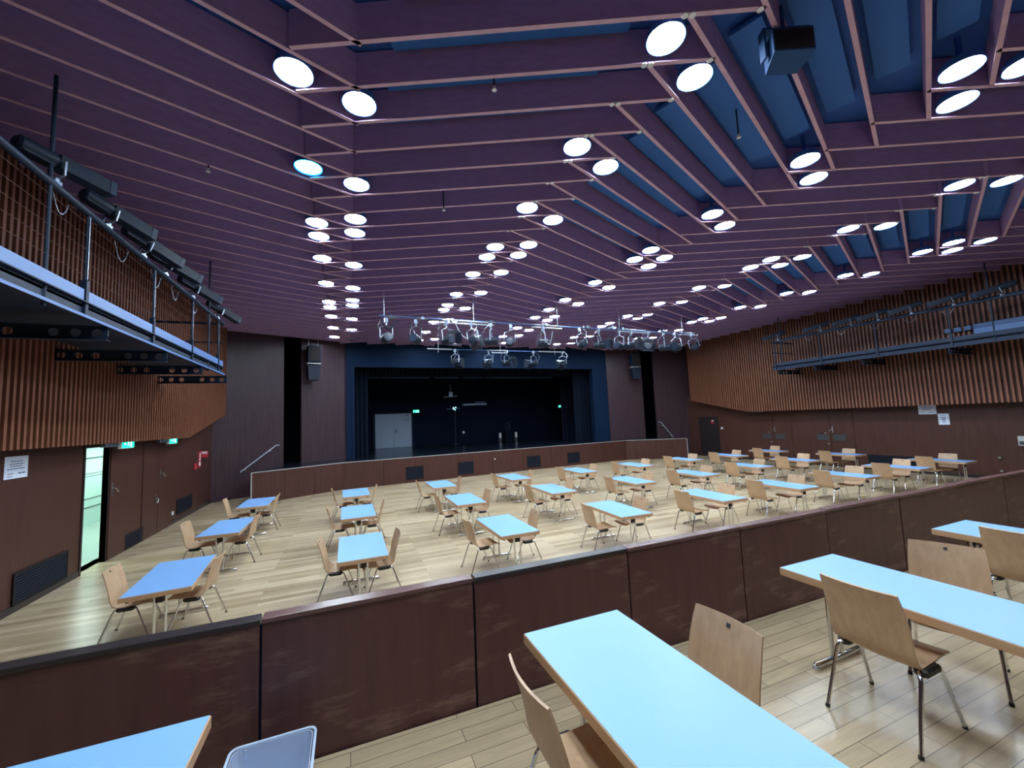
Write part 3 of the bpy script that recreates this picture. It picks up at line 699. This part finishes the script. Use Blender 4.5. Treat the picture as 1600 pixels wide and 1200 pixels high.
for (x, y) in PXL:
    d = R(x, y); p = d*((ZC-CZ)/d.z)
    c = min(range(10), key=lambda i: abs(LC[i]-p.x))
    si = c//2; zn = zones[si] if c % 2 == 0 else zones[si+1]
    x0, x1, s, ph, xr = zn
    base = ph+s*(LC[c]-xr)
    k = round((p.y-base)/D-.5)
    yy = base+(k+.5)*D
    cells.setdefault((c, k), (LC[c], yy, (x, y)))
# lamp columns go on unseen here; extra lamps added to brighten the terrace
for c in (0, 1, 2, 3, 4, 5, 6, 7):
    si = c//2; zn = zones[si] if c % 2 == 0 else zones[si+1]
    base = zn[3]+zn[2]*(LC[c]-zn[4])
    for yt in ((3.0, 2.4, 1.2, .3, -1.4) if c < 2 else (.2,)):
        k = round((yt-base)/D-.5); cells.setdefault((c, k), (LC[c], base+(k+.5)*D, None))
dl = None
bycol = {}
for key, v in cells.items(): bycol.setdefault(key[0], []).append((key[1], v))
for c in sorted(bycol):
    for n_i, (k, (x, y, pxy)) in enumerate(sorted(bycol[c], reverse=True)):
        lab = 'round glowing downlight, %s from the stage in the %s lamp column from the left' % (ORD[n_i], ORD[c])
        mt = 'led_blue' if pxy == (480, 263) else ('led_off' if pxy == (549, 529.5) else 'led')
        if mt != 'led':
            lab = ('bluish round downlight, %s' if mt == 'led_blue' else 'unlit round downlight, %s') % ('in the lamp column nearest the left wall' if c == 0 else 'nearest the stage in the second lamp column from the left')
        if dl is None or mt != 'led':
            t = thing('ceiling_downlight', lab, 'downlight', (x, y, ZC), 0, 'round ceiling downlights')
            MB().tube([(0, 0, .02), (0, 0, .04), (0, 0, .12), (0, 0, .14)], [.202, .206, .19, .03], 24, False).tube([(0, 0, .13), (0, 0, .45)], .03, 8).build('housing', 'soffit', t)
            MB().disc((0, 0, .032), .192, 24, True, .004).build('diffuser', mt, t)
            if mt == 'led' and dl is None: dl = t; register(dl)
        else:
            dup(dl, lab, (x, y, ZC), 0, 'round ceiling downlights')

# ------------------------------------------------------------------ lighting galleries on the side walls
def gallery(side, xe, xw, y0, y1, zr, zt, zb, posts, beams, rods):
    s = 1 if side == 'left' else -1
    t = thing('lighting_gallery', 'dark steel lighting gallery with wire railing on the %s slatted wall' % side, 'gallery')
    def bx(xa, xb, ya, yb, za, zb_): return ((min(xa, xb), ya, za), (max(xa, xb), yb, zb_))
    box(*bx(xe, xw, y0, y1, zb+.13, zb+.16)).build('walkway_deck', 'gallery_steel', t)
    ch = MB(); ch.box(*bx(xe, xe-s*.012, y0, y1, zb, zb+.20)); ch.box(*bx(xe+s*.05, xe, y0, y1, zb, zb+.014)); ch.box(*bx(xe+s*.05, xe, y0, y1, zb+.186, zb+.20)); ch.build('edge_channel', 'gallery_steel', t)
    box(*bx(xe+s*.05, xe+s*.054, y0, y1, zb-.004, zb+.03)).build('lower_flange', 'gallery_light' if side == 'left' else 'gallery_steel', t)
    ys = [y0]+list(posts)+[y1]
    for a, b in zip(ys[:-1], ys[1:]):
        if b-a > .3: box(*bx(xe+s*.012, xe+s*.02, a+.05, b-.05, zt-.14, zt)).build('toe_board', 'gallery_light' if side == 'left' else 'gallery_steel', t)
    MB().tube([(xe, y0, zr), (xe, y1, zr)], .042, 10).build('handrail', 'gallery_steel', t)
    MB().tube([(xe-s*.10, y0, zr+.07), (xe-s*.10, y1-.3, zr+.07)], .024, 8).build('lamp_rail', 'gallery_steel', t)
    for y in posts:
        MB().box(*bx(xe-s*.03, xe+s*.03, y-.03, y+.03, zb+.0, zt+.12)).tube([(xe, y, zt+.1), (xe, y, zr)], .018, 8).build('post', 'gallery_steel', t)
        if side == 'left': box(*bx(xe+s*.018, xe+s*.024, y-.008, y+.008, zt+.14, zr-.05)).build('post_edge', 'lamp_shiny', t)
    for k in range(5):
        z = zt+.10+(zr-zt-.15)*(k+.5)/5
        MB().tube([(xe, y0, z), (xe, y1, z)], .003, 5).build('rail_wire', 'wire' if side == 'left' else 'gallery_steel', t)
    MB().tube([(xe, y1, zr), (xw, y1, zr)], .03, 8).tube([(xe, y1, (zr+zt)/2), (xw, y1, (zr+zt)/2)], .02, 8).build('end_rail', 'gallery_steel', t)
    for y in beams:
        # perforated bracket: plate with round holes
        g = MB(); h = .17; z0 = zb-.05-h*.75; L = abs(xe-xw)+.10; n = 7; cz_ = z0+h/2; xa = xw-s*.06
        for k in range(n):
            xc = xa+s*L*(k+.5)/n; hw = L/n/2; seg = 12; r = .055
            if k == 3: g.box(*bx(xc-hw, xc+hw, y-.012, y+.012, z0, z0+h)); continue
            outer = []; inner = []
            for q in range(seg):
                a = 2*PI*q/seg+PI/seg; inner.append((xc+r*math.cos(a), cz_+r*math.sin(a)))
                mx = max(abs(math.cos(a))/hw, abs(math.sin(a))/(h/2)); outer.append((xc+math.cos(a)/mx, cz_+math.sin(a)/mx))
            V = [(x, y-.012, z) for x, z in outer]+[(x, y-.012, z) for x, z in inner]+[(x, y+.012, z) for x, z in outer]+[(x, y+.012, z) for x, z in inner]
            Fc = []
            for q in range(seg):
                w_ = (q+1) % seg
                Fc += [(q, w_, seg+w_, seg+q), (2*seg+w_, 2*seg+q, 3*seg+q, 3*seg+w_), (seg+q, seg+w_, 3*seg+w_, 3*seg+q), (w_, q, 2*seg+q, 2*seg+w_)]
            # fill plate corners
            g.add(V, Fc)
            for sx in (-1, 1):
                for sz in (-1, 1):
                    c0 = (xc+sx*hw, cz_+sz*h/2)
                    nb = sorted(outer, key=lambda p: (p[0]-c0[0])**2+(p[1]-c0[1])**2)[:2]
                    g.add([(c0[0], y-.012, c0[1]), (nb[0][0], y-.012, nb[0][1]), (nb[1][0], y-.012, nb[1][1]), (c0[0], y+.012, c0[1]), (nb[0][0], y+.012, nb[0][1]), (nb[1][0], y+.012, nb[1][1])], [(0, 1, 2), (3, 5, 4)])
        g.box(*bx(xa, xa+s*L, y-.05, y+.05, z0-.008, z0)); g.box(*bx(xa, xa+s*L, y-.05, y+.05, z0+h, z0+h+.008))
        g.build('bracket_beam', 'gallery_steel', t)
    for y in rods:
        MB().tube([(xe, y, zb-.04), (xe, y, ZC+.05)], .020, 8).build('hanging_rod', 'gallery_steel', t)
    return t
LX = -3.0
gallery('left', LX, SL, 2.2, 12.45, CZ+2.80, CZ+1.81, CZ+1.46, (4.55, 6.48, 8.36, 10.18, 12.02), (4.95, 6.95, 8.87, 10.75, 12.70), (5.77, 11.28))
RX = 17.6
gallery('right', RX, SR, 2.2, 12.35, CZ+2.93, CZ+1.98, CZ+1.66, (4.5, 6.52, 8.46, 10.34, 12.2), (4.3, 6.6, 8.95, 10.6, 12.1), (11.9, 5.6))

def make_profile():
    t = thing('profile_spotlight', '', 'spotlight')
    # built pointing along +x, hanging point at origin below the body
    MB().tube([(-.36, 0, .22), (-.34, 0, .22), (-.05, 0, .22), (-.02, 0, .22)], [.06, .09, .09, .075], 12).box((-.32, -.065, .14), (-.06, .065, .18)).build('lamp_housing', 'lamp_body', t)
    MB().box((-.02, -.08, .14), (.47, .08, .30)).build('lens_tube', 'lamp_body', t)
    MB().box((.47, -.085, .135), (.54, .085, .305)).build('colour_frame', 'gallery_steel', t)
    MB().tube([(.543, 0, .22), (.548, 0, .22)], .065, 14).build('lens', 'glass', t)
    MB().tube([(0, -.11, .22), (0, -.11, .06), (0, 0, .03), (0, .11, .06), (0, .11, .22)], .014, 8).build('yoke', 'lamp_shiny', t)
    MB().tube([(0, 0, -.02), (0, 0, .04)], .03, 10).box((-.04, -.03, -.04), (.04, .03, .0)).build('clamp', 'lamp_shiny', t)
    register(t); return t
PRO = None
def put_profile(label, loc, rz, ry, group):
    global PRO
    if PRO is None:
        PRO = make_profile(); o = PRO; o.location = loc; o['label'] = label; o['group'] = group
    else: o = dup(PRO, label, loc, 0, group)
    o.rotation_euler = (0, ry, rz); return o
for i, (y, z) in enumerate(((5.86, 2.97), (6.93, 3.03), (7.96, 3.06), (8.82, 3.06), (10.19, 3.08), (11.97, 3.12))):
    put_profile('black profile spotlight on the left gallery rail, %s from the camera' % ORD[i], (LX, y, CZ+2.86), math.radians((60, 58, 55, 50, 52, 55)[i]), math.radians((2, 12, 17, 17, 18, 18)[i]), 'spotlights on the left gallery')
for i, y in enumerate((5.35, 6.37, 7.4, 8.33, 9.17, 10.24, 12.0)):
    put_profile('black profile spotlight on the right gallery rail, %s from the camera' % ORD[i], (RX, y, CZ+2.99), math.radians(120+3*i), math.radians(14), 'spotlights on the right gallery')
# loose cables and gear on the galleries
def sag(name, label, p, q, drop, r=.006, m='lamp_shiny', group='loose cables'):
    p, q = Vector(p), Vector(q); pts = []
    for i in range(11):
        f = i/10; v = p.lerp(q, f); v.z -= drop*4*f*(1-f); pts.append(v)
    o = MB().tube(pts, r, 6).build(name, m); o['label'] = label; o['category'] = 'cable'; o['group'] = group; return o
for i, (a, b, d) in enumerate(((5.9, 6.3, .35), (7.2, 7.75, .42), (8.35, 8.9, .45), (9.2, 9.7, .4), (10.3, 10.75, .35), (11.3, 11.7, .4))):
    sag('cable', 'looped cable hanging below the left gallery rail, %s from the camera' % ORD[i], (LX-.04, a, CZ+2.76), (LX-.04, a+(b-a)*.7, CZ+2.76), d*.55)
for i, (a, b, d) in enumerate(((6.4, 6.8, .3), (7.3, 7.8, .35), (8.3, 8.8, .35), (9.4, 9.8, .3), (10.6, 11.0, .3))):
    sag('cable', 'looped cable hanging below the right gallery rail, %s from the camera' % ORD[i], (RX+.04, a, CZ+2.88), (RX+.04, a+(b-a)*.7, CZ+2.88), d*.55)
t = thing('switch_cabinet', 'pale blue metal cabinet on the wall of the right gallery', 'cabinet', (SR-.012, 5.05, CZ+2.02))
MB().bbox((-.12, 0, 0), (0, 1.40, .42), .01).build('body', 'gallery_light', t); box((-.128, .03, .30), (-.12, 1.37, .40)).build('lid', 'gallery_light', t)
for i in range(3): MB().bbox((-.10, 1.45+i*.24, .26), (0, 1.62+i*.24, .40), .008).build('junction_box', 'gallery_light', t)
t = thing('monitor_box', 'black box standing on the deck of the left gallery', 'loudspeaker', (-4.0, 10.5, CZ+1.62)); MB().bbox((-.2, -.2, 0), (.2, .2, .45), .02).build('cabinet', 'lamp_body', t); box((.2, -.16, .04), (.205, .16, .41)).build('front_grille', 'grille', t)

# ------------------------------------------------------------------ lighting bar under the ceiling and second bar over the stage
t = thing('lighting_bar', 'long aluminium lighting bar hanging under the ceiling before the stage', 'lighting bar', (0, 12.75, CZ+3.30))
MB().tube([(.9, 0, .03), (13.6, 0, -.07)], .020, 8).build('main_pipe', 'gallery_light', t)
for x0, x1 in ((2.75, 4.6), (6.0, 7.2), (9.75, 11.2), (12.75, 13.7)):
    MB().tube([(x0, -.02, -.10), (x1, -.02, -.11)], .025, 8).tube([(x0+.1, 0, .0), (x1-.2, 0, -.02)], .025, 8).build('pipe_section', 'pipe', t)
for x in (1.25, 2.2, 3.15, 4.5, 6.55, 8.3, 9.85, 11.9): MB().tube([(x, -.09, 0), (x, .09, 0)], .055, 12).tube([(x-.16, 0, .02), (x+.16, 0, .0)], .032, 8).build('coupler', 'lamp_shiny', t)
for x in (1.05, 3.9, 7.05, 9.75, 12.9): MB().tube([(x, 0, 0), (x, 0, ZC-CZ-3.30+.44)], .012, 6).build('drop_wire', 'pipe', t)
MB().tube([(9.35, -.14, .02), (9.35, .14, .02)], .07, 12).build('pulley', 'lamp_shiny', t)
t = thing('lighting_bar', 'short bright lighting bar hanging close above the stage opening', 'lighting bar', (0, 17.8, CZ+3.26))
MB().tube([(3.25, 0, 0), (10.2, 0, .0)], .016, 8).build('main_pipe', 'gallery_light', t)
for x0, x1, z in ((3.25, 4.35, 0), (6.0, 7.0, 0), (6.25, 6.95, -.11), (8.7, 10.1, 0)): MB().tube([(x0, -.03, z), (x1, -.03, z)], .028, 8).build('pipe_section', 'pipe', t)
for x in (3.75, 6.7, 9.6): MB().tube([(x, 0, -.14), (x, 0, ZC-CZ-3.26+.44)], .012, 6).build('drop_rod', 'pipe', t)
def make_spot(barn):
    t = thing('stage_spotlight', '', 'spotlight')
    MB().tube([(0, .17, -.42), (0, .15, -.42), (0, -.14, -.42), (0, -.17, -.42)], [.06, .105, .11, .10], 12).build('lamp_housing', 'lamp_body', t)
    MB().tube([(0, -.17, -.42), (0, -.175, -.42)], .09, 14).build('lens', 'glass', t)
    MB().tube([(-.14, 0, -.42), (-.14, 0, -.18), (0, 0, -.12), (.14, 0, -.18), (.14, 0, -.42)], .014, 8).build('yoke', 'lamp_shiny', t)
    MB().tube([(0, 0, -.12), (0, 0, .0)], .022, 8).box((-.035, -.04, -.05), (.035, .04, .045)).build('clamp', 'lamp_shiny', t)
    MB().tube([(0, .16, -.36), (-.1, .2, -.25), (-.16, .12, -.12), (-.12, .02, -.02)], .008, 6).build('cable_tail', 'lamp_shiny', t)
    if barn:
        for sx in (-1, 1): MB().hexa([(sx*.11, -.18, -.53), (sx*.115, -.18, -.53), (sx*.115, -.18, -.31), (sx*.11, -.18, -.31), (sx*.18, -.33, -.56), (sx*.185, -.33, -.56), (sx*.185, -.33, -.28), (sx*.18, -.33, -.28)]).build('barn_door', 'lamp_body', t)
        for sz in (-1, 1): MB().hexa([(-.11, -.18, -.42+sz*.11), (.11, -.18, -.42+sz*.11), (.11, -.18, -.42+sz*.115), (-.11, -.18, -.42+sz*.115), (-.15, -.33, -.42+sz*.18), (.15, -.33, -.42+sz*.18), (.15, -.33, -.42+sz*.185), (-.15, -.33, -.42+sz*.185)]).build('barn_door', 'lamp_shiny' if sz > 0 else 'lamp_body', t)
    register(t); return t
SPA, SPB = make_spot(False), make_spot(True)
first = {SPA.name: True, SPB.name: True}
def put_spot(pro, label, loc, rz, group, tilt_=0):
    if first[pro.name]:
        first[pro.name] = False; o = pro; o.location = loc; o['label'] = label; o['group'] = group
    else: o = dup(pro, label, loc, 0, group)
    o.rotation_euler = (0, tilt_, rz); o.scale = (1.32,)*3; return o
G1 = 'spotlights on the long lighting bar'
SPX = [1.1, 2.0, 2.95, 3.79, 4.48, 5.2, 6.43, 7.93, 8.77, 9.72, 10.25, 11.1, 11.88, 12.4, 13.3]
for i, x in enumerate(SPX):
    put_spot(SPB if i in (2, 3, 8, 10, 11, 12) else SPA, 'black stage spotlight on the long lighting bar, %s from the left' % ORD[i], (x, 12.72, CZ+3.19), math.radians((10, -30, 20, 150, 60, -20, 90, 160, 40, -60, 25, -35, 50, 120, 135)[i]), G1, (.0, .05, -.1, .12, .05, .1, -.05, .15, -.1, .1, .15, .1, -.1, .2, .25)[i])
G2 = 'spotlights over the stage edge'
for i, (x, a) in enumerate(((4.5, 140), (6.1, 170), (7.0, 30), (8.4, 200), (10.0, 165))):
    put_spot(SPB, 'barn-door spotlight on the short bar over the stage, %s from the left' % ORD[i], (x, 17.77, CZ+3.22), math.radians(a), G2)
sag('cable', 'pale cable loop between the third and fourth spotlights of the long bar', (3.25, 12.7, CZ+3.2), (4.0, 12.7, CZ+2.95), .38, .014, 'pipe')
sag('cable', 'pale cable loop hanging at the seventh spotlight of the long bar', (6.4, 12.6, CZ+3.1), (6.75, 12.6, CZ+3.05), .5, .012, 'pipe')
sag('cable', 'dark cable drooping at the left end of the long lighting bar', (.95, 12.7, CZ+3.2), (1.4, 12.7, CZ+3.2), .3, .02, 'lamp_body')

# ceiling loudspeaker and sprinklers
t = thing('ceiling_loudspeaker', 'dark loudspeaker hanging between ceiling boards at upper right', 'loudspeaker', (4.40, 2.60, ZC-.02), math.radians(-24))
MB().hexa([(-.26, -.17, -.34), (.26, -.17, -.34), (.20, .14, -.40), (-.20, .14, -.40), (-.26, -.17, -.02), (.26, -.17, -.02), (.20, .14, -.08), (-.20, .14, -.08)]).build('cabinet', 'speaker_blue', t)
box((-.24, -.176, -.32), (.24, -.17, -.05)).build('front_grille', 'grille', t)
MB().box((-.30, -.06, -.30), (-.27, .06, .1)).box((.27, -.06, -.30), (.30, .06, .1)).box((-.3, -.06, .08), (.3, .06, .1)).tube([(0, 0, .1), (0, 0, .46)], .02, 8).build('bracket', 'speaker_blue', t)
t.scale = (.82, .82, .82)
for x, y, l in ((1.64, 4.2, 'small white sprinkler head in the ceiling nearest the camera, left of centre'), (-1.92, 7.03, 'small white sprinkler head in the ceiling above the left gallery side'), (5.25, 3.85, 'small white sprinkler head in the ceiling right of centre'), (1.67, 7.1, 'small white sprinkler head in the ceiling between second and third lamp columns')):
    t = thing('sprinkler', l, 'sprinkler', (x, y, ZC-.10), 0, 'sprinkler heads')
    MB().tube([(0, 0, .05), (0, 0, .545)], .012, 6).build('drop_pipe', 'gallery_steel', t); MB().tube([(0, 0, .0), (0, 0, .02), (0, 0, .05)], [.03, .022, .016], 10).build('head', 'white', t)

# ------------------------------------------------------------------ faint ambient
wd = bpy.data.worlds.new('world'); S.world = wd; wd.use_nodes = True
wd.node_tree.nodes['Background'].inputs[0].default_value = (.3, .4, .6, 1)
wd.node_tree.nodes['Background'].inputs[1].default_value = .02
S.cycles.max_bounces = 8; S.cycles.diffuse_bounces = 5; S.cycles.glossy_bounces = 4; S.cycles.transparent_max_bounces = 8
S.cycles.sample_clamp_indirect = 6
S.cycles.use_denoising = True
S.cycles.use_light_tree = True
